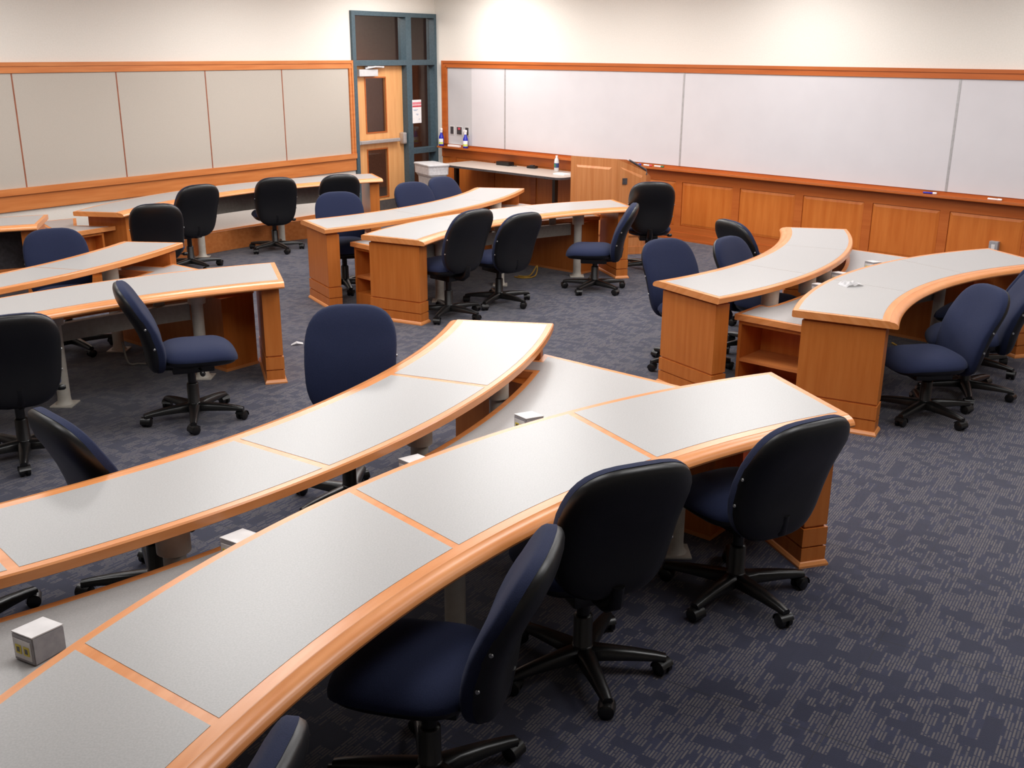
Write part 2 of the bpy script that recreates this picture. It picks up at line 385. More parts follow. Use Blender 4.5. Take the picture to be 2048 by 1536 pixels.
# outlets on the wainscot
for s, z, lab in ((8.66, .42, 'grey power outlet box on wainscot behind the paper-strewn desk'), (3.02, .40, 'flat grey power outlet on wainscot under the side table')):
    ob = RW('power_outlet', lab, 'power outlet', group='outlets on the wainscot')
    bm = nb(); d = .075 if s > 5 else .034; box(bm, s-.045, s+.045, -d, -.0245, z-.07, z+.07, bev=.006); obj('box', bm, 'boxgrey', ob)
    boxobj('receptacle', (s-.018, s+.018, -d-.003, -d, z-.04, z+.04), 'boxlid', ob)

# ------------------------------------------------------------------ desks
ZT, TH = .757, .045
def arcpt(c, r, a): return V((c[0]+r*math.cos(R(a)), c[1]+r*math.sin(R(a))))
def desk(label, ci, ri, ai, cc, rc, ac, nseg, bars=None, gap=.0022, legs=(), trays=True, peds=(1, 1), name='curved_desk', ped_name='end_panel', tray_a=None, ped_in=(.03, .03)):
    """curved table; a = angles of (first end, second end) on the outer circle ci,ri and on the sitters' circle cc,rc"""
    N = 44
    Pi = [arcpt(ci, ri, ai[0]+(ai[1]-ai[0])*k/N) for k in range(N+1)]
    Pc = [arcpt(cc, rc, ac[0]+(ac[1]-ac[0])*k/N) for k in range(N+1)]
    mid = (Pi[N//2]+Pc[N//2])/2
    root = tag(empty(name, (mid.x, mid.y, 0)), label, 'desk', 'curved classroom desks')
    o = V((mid.x, mid.y))
    zb = ZT-TH
    bm = nb(); uv = bm.loops.layers.uv.new('UVMap')
    rings = []; S = 0.0; info = {}
    for k in range(N+1):
        if k: S += ((Pi[k]-Pi[k-1]).length+(Pc[k]-Pc[k-1]).length)/2
        d = Pc[k]-Pi[k]; w = d.length; d.normalize()
        prof = [(.010, zb), (0, zb+.006), (0, ZT-.006), (.006, ZT), (.04, ZT), (w-.058, ZT), (w-.054, ZT-.003), (w-.034, ZT-.005), (w-.016, ZT-.012), (w-.005, ZT-.022), (w, ZT-.033), (w-.003, zb+.003), (w-.01, zb), (w*.5, zb)]
        ring = []
        for q, z in prof:
            v = bm.verts.new((*(Pi[k]+d*q-o), z)); info[v] = (S, q+z); ring.append(v)
        rings.append(ring)
    n = len(rings[0])
    for a, b in zip(rings, rings[1:]):
        for k in range(n): bm.faces.new((a[k], a[(k+1) % n], b[(k+1) % n], b[k]))
    bm.faces.new(rings[0][::-1]); bm.faces.new(rings[-1])
    for f in bm.faces:
        for l in f.loops: l[uv].uv = info[l.vert]
    autosmooth(obj('desk_top', bm, 'wood_edge', root), 35)
    # laminate fields between wood strips
    if bars is None: bars = [k/nseg for k in range(1, nseg)]
    L = S
    cuts = [0.0]+list(bars)+[1.0]
    def at(t):
        f = max(0, min(1, t))*N; k = min(int(f), N-1); u = f-k
        return Pi[k].lerp(Pi[k+1], u), Pc[k].lerp(Pc[k+1], u)
    for j, (a, b) in enumerate(zip(cuts, cuts[1:])):
        t0 = a+(.034/L if j == 0 else gap/L); t1 = b-(.034/L if j == len(cuts)-2 else gap/L)
        K = max(6, int(16*(t1-t0)/.34)); bm = nb(); T = []; B = []
        for k in range(K+1):
            p, c = at(t0+(t1-t0)*k/K); d = c-p; w = d.length; d.normalize()
            row = [p+d*.036-o, c-d*.102-o]
            T.append([bm.verts.new((*q, ZT+.0012)) for q in row]); B.append([bm.verts.new((*q, ZT-.002)) for q in row])
        for k in range(K):
            bm.faces.new((T[k][0], T[k][1], T[k+1][1], T[k+1][0])); bm.faces.new((B[k][0], B[k+1][0], B[k+1][1], B[k][1]))
            for i in (0, 1): bm.faces.new((T[k][i], T[k+1][i], B[k+1][i], B[k][i]))
        for k in (0, K): bm.faces.new((T[k][0], T[k][1], B[k][1], B[k][0]))
        obj('writing_surface', bm, 'laminate', root)
    # end panels
    for e, k0, k1 in ((0, 0, 1), (1, N, N-1)):
        if not peds[e]: continue
        p, c = Pi[k0], Pc[k0]; u = (c-p).normalized(); w = (c-p).length
        inn = ((Pi[k1]+Pc[k1])/2-(p+c)/2); nrm = V((-u.y, u.x)); nrm = nrm if nrm.dot(inn) > 0 else -nrm
        a, b = .055, w-.075
        cen = p+u*(a+b)/2+nrm*(ped_in[e]+.065)-o
        bm = nb()
        levels(bm, cen.x, cen.y, u.x, u.y, (b-a)/2, .065, [(.004, 0), (.096, 0), (.096, -.011), (.105, -.011), (.105, 0), (.195, 0), (.195, -.014), (.207, -.014), (.207, -.004), (.692, -.004), (.692, -.016), (zb, -.016)])
        ep = obj(ped_name, bm, 'wood_v', root)
        bm = nb(); levels(bm, cen.x, cen.y, u.x, u.y, (b-a)/2, .065, [(0, .014), (.010, .014), (.024, .006), (.028, .0005)]); obj('base_shoe', bm, 'wood_edge', ep)
    # columns
    for a, dr_ in legs:
        p = arcpt(ci, ri-dr_, a)-o; bm = nb()
        box(bm, p.x-.075, p.x+.075, p.y-.075, p.y+.075, 0, .01, bev=.003)
        lathe(bm, [(.06, .01), (.045, .03), (.042, .06), (.042, .56), (.062, .562), (.062, .70), (.075, .702), (.075, zb-.001)], 20, (p.x, p.y, 0))
        autosmooth(obj('leg', bm, 'metal', root), 35)
    # cable tray
    if trays:
        f0, f1 = tray_a if tray_a else (.14, .86)
        K = 20; bm = nb(); rows = []
        for k in range(K+1):
            t = f0+(f1-f0)*k/K; a = ai[0]+(ai[1]-ai[0])*t
            q0, q1 = arcpt(ci, ri-.17, a)-o, arcpt(ci, ri-.22, a)-o
            rows.append([bm.verts.new((*q, z)) for q, z in ((q0, .44), (q1, .44), (q1, .56), (q0, .56))])
        for a, b in zip(rows, rows[1:]):
            for i in range(4): bm.faces.new((a[i], a[(i+1) % 4], b[(i+1) % 4], b[i]))
        bm.faces.new(rows[0]); bm.faces.new(rows[-1][::-1])
        tr = obj('cable_tray', bm, 'tray', root)
        for t in (f0+.06, (f0+f1)/2, f1-.06):
            a = ai[0]+(ai[1]-ai[0])*t; q = arcpt(ci, ri-.165, a)-o; u = V((math.cos(R(a)), math.sin(R(a)))); bm = nb()
            levels(bm, q.x, q.y, u.x, u.y, .006, .04, [(.45, 0), (zb-.001, 0)]); obj('hanger', bm, 'tray', tr)
    return root

DK = {}
F1i, F1c = (-4.53, 6.66), (-4.62, 6.70)
DK['F1'] = desk('long curved grey desk just beyond the closest one, crumb-free top, facing single upright navy chair', F1i, 4.82, (-7.6, -64), F1c, 4.27, (-7.9, -64), 4, bars=[.273, .527, .78], gap=.017, legs=((-44.5, .2), (-27.5, .2), (-18, .14)), tray_a=None, peds=(1, 0), trays=False)
F2i, F2c = (3.08, .81), (3.37, .44)
DK['F2'] = desk('long curved grey desk closest to the viewer with three dark chairs along its hollow side', F2i, 4.60, (112.5, 174), F2c, 4.325, (115.1, 172), 4, bars=[.252, .502, .75], gap=.017, legs=((121.6, .23), (139.5, .26), (160, .3)), peds=(1, 0), tray_a=(.16, .85))
R1i, R1c = (-1.19, 10.19), (-1.15, 10.29)
DK['R1'] = desk('curved grey desk beside the open bookcase, nearest the panelled wainscot corner with three blue chairs', R1i, 4.32, (-8.3, -53.7), R1c, 3.69, (-9.6, -54.3), 3, legs=((-43.6, .12), (-35, .12), (-28.5, .13)), trays=False)
R2i, R2c = (5.28, 5.13), (5.19, 5.05)
DK['R2'] = desk('curved grey desk with crumpled white paper lying on its top', R2i, 3.73, (110.4, 160.2), R2c, 3.03, (109.5, 160.1), 3, legs=((123, .25), (140, .25)), tray_a=(.26, .78))
M1i = (-4.95, 13.47)
DK['M1'] = desk('curved grey desk before the trash bin, its chairs facing the viewer', (-4.9, 13.40), 5.13, (-11.1, -51.5), (-4.60, 13.29), 4.19, (-11.1, -52.4), 3, legs=((-20, .12), (-36, .3)), trays=False)
M2i = (2.44, 7.68)
DK['M2'] = desk('curved grey desk in front of the lectern with two dark-backed chairs pushed in', M2i, 4.04, (109.5, 159.3), M2i, 3.385, (110.1, 160.6), 3, legs=((117.8, .29), (132, .2), (146, .25)), tray_a=(.18, .8))
L1i, L1c = (-7.47, 9.47), (-7.58, 9.35)
DK['L1'] = desk('curved grey desk with a navy chair facing across it below the tackboard', L1i, 4.76, (-9.6, -54), L1c, 4.28, (-8.4, -54), 3, gap=.006, legs=((-18.5, .22), (-33, .25)), peds=(1, 0), trays=False)
L2i, L2c = (-.04, 4.11), (.13, 3.49)
DK['L2'] = desk('curved grey desk with one chair turned sideways at its free end', L2i, 4.15, (115.5, 164), L2c, 4.03, (115.4, 163), 3, legs=((125, .24), (139.5, .2)), peds=(1, 0), tray_a=(.21, .9))
Wi, Wc = (.07, 9.83), (.21, 9.60)
DK['W'] = desk('long curved grey desk under the tackboard reaching toward the door', Wi, 4.50, (115.5, 172.9), Wc, 4.13, (116.7, 170.2), 3, ped_in=(.03, .16), legs=((134, .25), (150, .25), (163, .3)), trays=False)
DK['W0'] = desk('grey desk end under the tackboard at the edge of view, beside the corner shelf', (-2.64, 5.9), 4.70, (114.1, 150), (-2.5, 5.3), 4.62, (114.0, 150), 3, legs=((130, .3),), peds=(1, 0), trays=False)

# metal modesty panel and wood kick panel below the wall desk
def arc_panel(root, name, mat, c, r, a0, a1, th, z0, z1):
    o = V(root.location[:2]); K = 26; bm = nb(); rows = []
    for k in range(K+1):
        a = a0+(a1-a0)*k/K; q0, q1 = arcpt(c, r, a)-o, arcpt(c, r-th, a)-o
        rows.append([bm.verts.new((*q, z)) for q, z in ((q0, z0), (q1, z0), (q1, z1), (q0, z1))])
    for a, b in zip(rows, rows[1:]):
        for i in range(4): bm.faces.new((a[i], a[(i+1) % 4], b[(i+1) % 4], b[i]))
    bm.faces.new(rows[0]); bm.faces.new(rows[-1][::-1])
    return autosmooth(obj(name, bm, mat, root), 40)
arc_panel(DK['W'], 'modesty_panel', 'tray', Wi, 4.28, 119, 167, .015, .46, .705)
arc_panel(DK['W0'], 'modesty_panel', 'plate', (-2.64, 5.9), 4.45, 117, 148, .015, .30, .705)
arc_panel(DK['W'], 'kick_panel', 'wood_h', Wi, 4.36, 119, 167, .02, .003, .24)

# ------------------------------------------------------------------ low shelves between paired desks
ZS = .60
def polyslab(bm, pts, z0, z1):
    prism(bm, pts, z0, z1)
def inset(pts, d):
    n = len(pts); out = []
    area = sum(pts[i].x*pts[(i+1) % n].y-pts[(i+1) % n].x*pts[i].y for i in range(n))
    s = 1 if area > 0 else -1
    for i in range(n):
        p, q, r_ = pts[i-1], pts[i], pts[(i+1) % n]
        e1, e2 = (q-p).normalized(), (r_-q).normalized()
        n1, n2 = V((-e1.y, e1.x))*s, V((-e2.y, e2.x))*s
        m = n1+n2
        m = m/max(.35, m.dot(n1)) if m.length > 1e-6 else n1
        out.append(q+m*d)
    return out
def bookcase(root, A, B, inward, depth, open_front=True, solid_back=True):
    """cabinet under the shelf; its face runs from A to B"""
    o = V(root.location[:2]); u = (B-A).normalized(); L = (B-A).length
    n = V((-u.y, u.x)); n = n if n.dot(inward) > 0 else -n
    bc = empty('bookcase', (A.x-o.x, A.y-o.y, 0), math.atan2(u.y, u.x)); bc.parent = root
    sgn = 1 if V((-u.y, u.x)).dot(n) > 0 else -1
    y0, y1 = (0, depth) if sgn > 0 else (-depth, 0)
    yb0, yb1 = (depth-.018, depth) if sgn > 0 else (-depth, -depth+.018)
    t = .022; zt = ZS-.041
    bm = nb(); box(bm, 0, t, y0, y1, 0, zt); box(bm, L-t, L, y0, y1, 0, zt); box(bm, t, L-t, yb0, yb1, 0, zt)
    box(bm, t, L-t, y0, y1 if sgn < 0 else y1-.018, .10, .12); box(bm, t, L-t, min(0, .018*sgn), max(0, .018*sgn), 0, .10)
    if open_front: box(bm, t, L-t, min(0, .018*sgn), max(0, .018*sgn), zt-.03, zt)
    else: box(bm, t, L-t, min(0, .018*sgn), max(0, .018*sgn), .12, zt)
    obj('carcass', bm, 'wood_v', bc)
    if open_front:
        boxobj('shelf_board', (t, L-t, min(.004*sgn, (depth-.02)*sgn), max(.004*sgn, (depth-.02)*sgn), .265, .285), 'wood_h', bc)
    return bc
def credenza(label, pts, far=None, near=None):
    cx = sum((p.x for p in pts), 0)/len(pts); cy = sum((p.y for p in pts), 0)/len(pts)
    root = tag(empty('low_shelf', (cx, cy, 0)), label, 'shelf', 'low shelves between paired desks')
    o = V((cx, cy)); P = [p-o for p in pts]
    bm = nb(); uv = bm.loops.layers.uv.new('UVMap'); prism(bm, P, ZS-.04, ZS)
    for f in bm.faces:
        for l in f.loops: l[uv].uv = (l.vert.co.x, l.vert.co.y+l.vert.co.z)
    obj('shelf_top', bm, 'wood_edge', root)
    bm = nb(); prism(bm, inset(P, .032), ZS-.002, ZS+.0012); obj('laminate_field', bm, 'laminate', root)
    if far:
        cb = empty('cabinet'); cb.parent = root
        Q = [p-o for p in far]
        bm = nb(); prism(bm, Q, .012, ZS-.041); obj('carcass', bm, 'wood_v', cb)
        bm = nb(); prism(bm, inset(Q, -.004), 0, .022); obj('base_shoe', bm, 'wood_edge', cb)
    if near: bookcase(root, *near)
    return root
def pod_shelf(label, c1, r1, e1, c2, r2, e2, near_open, ext=.12):
    """between desk 1 (circle c1,r1, ends e1=(far,near)) and desk 2"""
    rb = r2-.12
    a_tip, a_notch = e1[0]-1.5, e1[0]-5.9
    pts = []
    T = arcpt(c1, r1-.04, a_tip)
    dg = lambda m, r_: math.degrees(m/r_)
    g2 = e2[0]+dg(.175, r2)
    pts += [T, arcpt(c2, r2-.02, e2[0]+1.1), arcpt(c2, r2-.02, g2+.4)]
    g2 += .4
    K = 26
    b1 = e2[1]-(3.2 if near_open else 0)
    for k in range(0, K+1): pts.append(arcpt(c2, rb, g2+(b1-g2)*k/K))
    i_near = len(pts)-1
    if near_open:
        an = e1[1]+3.4; nn = e1[1]+8.3
        NT = arcpt(c1, r1-.07, an); pts += [NT, arcpt(c1, r1-.12, nn), arcpt(c1, r1-.05, nn)]
        s = nn+.5
    else: s = e1[1]
    for k in range(K+1): pts.append(arcpt(c1, r1-.04, s+(a_notch-s)*k/K))
    g1 = e1[0]-dg(.27, r1)
    pts += [arcpt(c1, r1-.35, a_notch), arcpt(c1, r1-.35, g1), arcpt(c1, r1-.05, g1)]
    # cabinets
    A0, B = arcpt(c1, r1-.04, g1-.3), arcpt(c2, r2-.10, e2[0]+dg(.207, r2))
    u = (B-A0).normalized(); inward = arcpt(c1, r1, a_tip-8)-arcpt(c1, r1, a_tip)
    nn_ = V((-u.y, u.x)); nn_ = nn_ if nn_.dot(inward) > 0 else -nn_
    trap = [A0+nn_*.03, B, B+nn_*.29, A0-u*ext+nn_*.29]
    far = trap
    near = None
    if near_open:
        A2 = NT+(pts[i_near]-NT).normalized()*.02; B2 = pts[i_near]
        uu = (B2-A2).normalized(); inw = arcpt(c1, r1, an+8)-arcpt(c1, r1, an)
        inn = V((-uu.y, uu.x)); inn = inn if inn.dot(inw) > 0 else -inn
        near = (A2+inn*.03, B2+inn*.03-uu*.03, inw, .32, True)
    return credenza(label, pts, far, near)
pod_shelf('low grey shelf between the two long desks closest to the viewer', F1i, 4.82, (-7.6, -64), F2i, 4.60, (112.5, 174), False, .40)
pod_shelf('low grey shelf over an open bookcase next to the paper-strewn desk', R1i, 4.32, (-8.3, -53.7), R2i, 3.73, (110.4, 160.2), True)
pod_shelf('low grey shelf over an open bookcase in the middle desk pair before the lectern', (-4.9, 13.40), 5.13, (-11.1, -51.5), M2i, 4.04, (109.5, 159.3), True)
pod_shelf('low grey shelf in the desk pair with the side-turned chair', L1i, 4.76, (-9.6, -54), L2i, 4.15, (115.5, 164), False, .40)
wp = [V(p) for p in ((-4.92, 10.72), (-4.62, 10.98), (-4.42, 10.50), (-4.02, 10.47), (-4.30, 10.04), (-4.62, 10.30))]
wA, wB = V((-4.31, 10.08)), V((-4.11, 10.38))
credenza('low grey corner shelf between the two desks under the tackboard', wp, None, (wA, wB, V((-4.7, 10.5))-wA, .14, True))

# ------------------------------------------------------------------ task chairs
def sq(a, n):
    c, s = math.cos(a), math.sin(a)
    return (abs(c)**(2/n))*(1 if c >= 0 else -1), (abs(s)**(2/n))*(1 if s >= 0 else -1)
def pillow(hx, hz, n, fprof, bprof, K=40, taper=0.0, topn=None):
    """closed cushion: rings of a rounded rectangle; front/back profiles give y at ring scale s. returns list of (x,y,z)"""
    bm = nb()
    def ring(s, y):
        out = []
        for k in range(K):
            a = 2*PI*k/K; cx, cz = sq(a, n)
            x, z = hx*s*cx, hz*s*cz
            x *= 1+taper*(z/hz)
            out.append(bm.verts.new((x, y, z)))
        return out
    ss = [.25, .5, .7, .82, .9, .95, .98, 1.0]
    rings = [ring(s, fprof(s)) for s in ss]+[ring(s, bprof(s)) for s in reversed(ss)]
    for a, b in zip(rings, rings[1:]):
        for k in range(K): bm.faces.new((a[k], a[(k+1) % K], b[(k+1) % K], b[k]))
    c0 = bm.verts.new((0, fprof(0), 0)); c1 = bm.verts.new((0, bprof(0), 0))
    for k in range(K):
        bm.faces.new((c0, rings[0][(k+1) % K], rings[0][k])); bm.faces.new((c1, rings[-1][k], rings[-1][(k+1) % K]))
    return bm
def dome(h, s0):
    return lambda s: h if s <= s0 else h*math.sqrt(max(0, 1-((s-s0)/(1-s0))**2))
BACK_Z, BACK_H = .592, .288       # middle and half height of the backrest (above floor, unlifted)
def backbend(v):
    z = v.z; x = v.x
    t = (z+BACK_H)/(2*BACK_H)
    # front faces +y; recline, lumbar swell, wrap-round sides
    y = v.y-.050*t-.125*t*t-.012+.024*math.sin(PI*min(1, max(0, t*1.3)))+.30*x*x
    return V((x, y-.205, z+BACK_Z))
CH = {}
def make_chair_meshes():
    def keep(name, o, mat, smooth=True):
        bmesh.ops.recalc_face_normals(o, faces=o.faces)
        me = bpy.data.meshes.new(name); o.to_mesh(me); o.free(); me.materials.append(M[mat])
        for p in me.polygons: p.use_smooth = True
        me.set_sharp_from_angle(angle=R(50))
        CH[name] = me
    # back cushion and shell
    bm = pillow(.243, BACK_H+.002, 3.2, lambda s: .030+dome(.026, .60)(s)+.008*(1-s*s), lambda s: .0, taper=.06)
    for v in bm.verts: v.co = backbend(v.co)
    keep('back_cushion', bm, 'fabric')
    bm = pillow(.243, BACK_H, 3.2, lambda s: .004, lambda s: -dome(.060, .58)(s)-.001, taper=.06)
    for v in bm.verts: v.co = backbend(v.co)
    keep('back_shell', bm, 'black')
    # seat cushion (x wide, y deep, z up): pillow built with y as thickness -> swap
    bm = pillow(.243, .238, 3.6, lambda s: dome(.050, .62)(s)+.018*(1-s*s), lambda s: -.012, taper=-.02)
    for v in bm.verts:
        x, th, d = v.co
        f = max(0, (d-.10)/.138)
        v.co = V((x, d+.055, .405+th-.032*f*f-.16*x*x*(1 if th > 0 else .3)+.008*max(0, -d/.238)))
    keep('seat_cushion', bm, 'fabric')
    bm = pillow(.236, .230, 3.6, lambda s: .002, lambda s: -dome(.056, .6)(s), taper=-.02)
    for v in bm.verts:
        x, th, d = v.co; f = max(0, (d-.10)/.138)
        v.co = V((x, d+.055, .392+th-.026*f*f))
    keep('seat_shell', bm, 'black')
    # mechanism, upright and lever
    bm = nb(); box(bm, -.10, .10, -.12, .14, .285, .345, bev=.012)
    tube(bm, [(0, -.10, .325), (0, -.19, .33), (0, -.240, .36), (0, -.255, .44)], [.035, .035, .032, .028], 10)
    keep('tilt_mechanism', bm, 'blackgloss')
    bm = nb(); tube(bm, [(.08, .03, .33), (.20, .05, .325), (.235, .05, .322)], [.007, .007, .007], 8); lathe(bm, [(.012, -.025), (.017, -.01), (.017, .015), (.010, .025)], 12, (.245, .05, .322), 'x')
    keep('lever', bm, 'blackgloss')
    bm = nb(); lathe(bm, [(.042, .085), (.042, .10), (.038, .105), (.037, .24), (.034, .245), (.026, .25), (.026, .37)], 16)
    keep('gas_column', bm, 'blackgloss')
    # five star base
    bm = nb(); lathe(bm, [(.02, .055), (.045, .06), (.048, .085), (.042, .112), (.034, .118), (.02, .118)], 20)
    for k in range(5):
        a = 2*PI*k/5; ca, sa = math.cos(a), math.sin(a)
        rings = []
        for r, w, zt, zb in ((.03, .036, .112, .058), (.10, .032, .109, .062), (.20, .026, .102, .064), (.285, .022, .092, .064), (.325, .019, .084, .064)):
            pr = [(-w, zb), (-w, zt-.010), (-w*.6, zt), (w*.6, zt), (w, zt-.010), (w, zb)]
            rings.append([bm.verts.new((ca*r-sa*p, sa*r+ca*p, z)) for p, z in pr])
        for p, q in zip(rings, rings[1:]):
            for i in range(6): bm.faces.new((p[i], p[(i+1) % 6], q[(i+1) % 6], q[i]))
        bm.faces.new(rings[0]); bm.faces.new(rings[-1][::-1])
    keep('star_base', bm, 'blackgloss')
    bm = nb()
    lathe(bm, [(.022, -.030), (.030, -.026), (.030, -.009), (.020, -.007), (.020, .007), (.030, .009), (.030, .026), (.022, .030)], 18, (0, 0, .030), 'x')
    lathe(bm, [(.009, .03), (.009, .068)], 10, (0, -.012, 0))
    # hood
    hood = []
    for x in (-.031, .031):
        hood.append([bm.verts.new((x, .034*math.cos(a), .030+.034*math.sin(a))) for a in [R(20+170*i/8) for i in range(9)]])
    for i in range(8): bm.faces.new((hood[0][i], hood[0][i+1], hood[1][i+1], hood[1][i]))
    keep('caster', bm, 'blackgloss')
    bm = nb(); lathe(bm, [(.006, -.004), (.0075, 0), (.005, .003)], 10, (0, 0, 0), 'x'); keep('bolt', bm, 'bolt')
make_chair_meshes()
CHN = [0]
def link_part(name, parent, loc=(0, 0, 0), rz=0.0):
    o = bpy.data.objects.new(name, CH[name]); COL.objects.link(o); o.parent = parent; o.location = loc; o.rotation_euler.z = rz
    return o
GROUPS = 'navy task chairs around the desks'
def chair(x, y, head, dz, label, spin=None, tilt=0.0):
    CHN[0] += 1
    root = tag(empty('task_chair', (x, y, 0), R(head-90)), label, 'chair', GROUPS)
    ds = min(dz, .06)
    link_part('seat_cushion', root, (0, 0, ds)); link_part('seat_shell', root, (0, 0, ds))
    bc = link_part('back_cushion', root, (0, 0, dz)); bs = link_part('back_shell', root, (0, 0, dz))
    for sx in (-1, 1):
        for zz in (.50, .63):
            p = backbend(V((sx*.243*(1+.06*(zz-BACK_Z)/BACK_H), -.012, zz-BACK_Z)))
            link_part('bolt', bs, (p.x-sx*.001, p.y, p.z))
    tm = link_part('tilt_mechanism', root, (0, 0, ds)); link_part('lever', tm)
    link_part('gas_column', root); 
    sp = R(spin-(head-90))
    sb = link_part('star_base', root, (0, 0, 0), sp)
    for k in range(5):
        a = 2*PI*k/5
        link_part('caster', sb, (.312*math.cos(a), .312*math.sin(a), 0), random.uniform(0, 2*PI))
    return root
CHAIRS = [
 (1.00, 4.13, 119, .07, 'dark-backed chair at the closest desk beside its wooden end panel', 11),
 (.28, 3.53, 113, .13, 'tall dark-backed chair second from the end panel at the closest desk', 67),
 (-.26, 2.83, 168, .06, 'chair turned sideways with seat under the closest desk, broad navy seat showing', 30),
 (-.86, 1.85, 172, .04, 'chair with only its navy back top showing below the closest desk edge', 0),
 (-.86, 5.08, 271, .12, 'upright navy chair facing the viewer across the second closest desk', 14),
 (-1.57, 4.12, 46, .06, 'chair turned away behind the second closest desk, pale sheen on shell', 46),
 (-2.22, 3.72, 96, .02, 'chair cut by the picture edge beside the turned-away chair', 62),
 (-2.88, 5.72, 120, .07, 'black-backed chair at the side-turned chair desk, cut by the picture edge', 5),
 (-2.08, 6.42, 22, .05, 'chair seen side-on with navy seat toward the desk end panel', 69),
 (-3.54, 8.04, 300, .04, 'navy chair facing the viewer below the corner shelf under the tackboard', 30),
 (-4.52, 8.30, 345, .02, 'chair at picture edge with a sliver of navy seat above the desk', 0),
 (-3.45, 10.02, 110, .06, 'black-backed chair beside the corner shelf, first along the tackboard desk', 20),
 (-3.55, 11.32, 132, .07, 'black-backed chair second along the tackboard desk, standing taller', 30),
 (-2.86, 12.42, 112, .03, 'black-backed chair third along the tackboard desk, before the wall kick panel', 20),
 (-2.16, 12.74, 110, .03, 'black-backed chair last along the tackboard desk, nearest the door', 40),
 (-1.69, 10.30, 285, .05, 'navy chair facing the viewer at near end of the desk before the trash bin', 0),
 (-.90, 11.22, 308, .05, 'navy chair below the door at the desk before the trash bin', 0),
 (-.55, 11.80, 322, .05, 'navy chair just in front of the trash bin', 0),
 (-.58, 9.20, 136, .13, 'tall dark-backed chair next to the wide end panel of the lectern desk', 38),
 (-.13, 9.72, 131, .03, 'lower dark-backed chair second at the lectern desk', 30),
 (.83, 10.33, 172, .0, 'chair seen side-on at the lectern desk with navy seat under the tabletop', 20),
 (1.48, 11.35, 88, .13, 'black-backed chair standing in front of the lectern', 60),
 (1.35, 7.66, 300, .05, 'navy chair facing the viewer at end of the desk by the bookcase', 60),
 (2.01, 8.13, 318, .0, 'navy chair at middle of the bookcase desk, overlapping a turned-away chair', 55),
 (2.20, 9.10, 25, .05, 'chair turned to the wainscot with black shell and navy front edge', 0),
 (2.75, 6.55, 189, -.01, 'navy chair facing out from the paper-strewn desk, seat beside its end panel', 8),
 (3.21, 7.02, 165, .02, 'chair half behind the navy one at the paper-strewn desk', 38),
 (3.52, 7.62, 140, .03, 'chair farthest along the paper-strewn desk, navy edge at picture border', 20),
]
for c in CHAIRS: chair(*c[:5], spin=c[5])

# ------------------------------------------------------------------ power boxes on the shelves
def power_box(x, y, ang, label):
    root = tag(empty('power_box', (x, y, ZS+.0015), R(ang)), label, 'power box', 'power boxes along the low shelves')
    bm = nb()
    # wedge-topped housing, sockets on -x face
    pts = [(-.055, 0), (.055, 0), (.055, .082), (-.055, .092)]
    a = [bm.verts.new((px, -.045, z)) for px, z in pts]; b = [bm.verts.new((px, .045, z)) for px, z in pts]
    bm.faces.new(a); bm.faces.new(b[::-1])
    for k in range(4): bm.faces.new((a[k], b[k], b[(k+1) % 4], a[(k+1) % 4]))
    bmesh.ops.bevel(bm, geom=list(bm.edges), offset=.004, segments=2, affect='EDGES')
    obj('housing', bm, 'boxgrey', root)
    bm = nb(); prism(bm, [(-.054, -.044), (.054, -.044), (.054, .044), (-.054, .044)], [.0905, .081, .081, .0905], [.0945, .085, .085, .0945]); obj('lid', bm, 'boxlid', root)
    boxobj('socket_plate', (-.0575, -.0552, -.036, .036, .014, .076), 'boxlid', root)
    for yy in (-.018, .016):
        boxobj('yellow_jack', (-.0592, -.0576, yy-.012, yy+.012, .030, .058), 'yellow', root)
        boxobj('jack_port', (-.0598, -.0593, yy-.006, yy+.006, .036, .052), 'plate', root)
for (x, y, a, lab) in ((-1.391, 2.673, 62, 'grey power box with yellow jacks nearest the viewer on the low shelf'),
                     (-.948, 3.283, 58, 'power box partly hidden behind the closest desk, beside bare carpet'),
                     (-.402, 4.01, 47, 'power box with pale lid beside the grey desk column at the closest desk'),
                     (.08, 4.567, 39, 'power box with yellow jack halfway along the far part of closest shelf'),
                     (2.938, 8.356, 36, 'power box farthest along the shelf behind the paper-strewn desk'),
                     (2.531, 7.905, 45, 'middle power box behind the paper-strewn desk'),
                     (2.258, 7.482, 52, 'power box behind the paper-strewn desk nearest the open bookcase')):
    power_box(x, y, a, lab)

# ------------------------------------------------------------------ side table, bin, lectern
st_ = RW('side_table', 'narrow grey side table with dark edge against the wainscot', 'table')
s0, s1, d0, d1 = .86, 3.3, -.05, -.74
bm = nb(); pts = [(s0, d0), (s0, d1+.12)]+[(s0+.12-.12*math.cos(R(t)), d1+.12-.12*math.sin(R(t))) for t in range(15, 91, 15)]
pts += [(s1-.12+.12*math.sin(R(t)), d1+.12-.12*math.cos(R(t))) for t in range(0, 91, 15)]+[(s1, d0)]
prism(bm, pts, .688, .716); obj('edge_band', bm, 'plate', st_)
bm = nb(); prism(bm, inset([V(p) for p in pts], .004), .714, .7185); obj('table_top', bm, noise_mat('warm_grey_laminate', rgb(186, 172, 160), rgb(196, 182, 170), nscale=50, rough=.35), st_)
for s in (.9, 2.9):
    bm = nb(); box(bm, s-.025, s+.025, -.43, -.37, .02, .688); box(bm, s-.03, s+.03, -.68, -.12, 0, .03, bev=.008); box(bm, s-.03, s+.03, -.6, -.2, .66, .688); obj('leg', bm, 'blackgloss', st_)

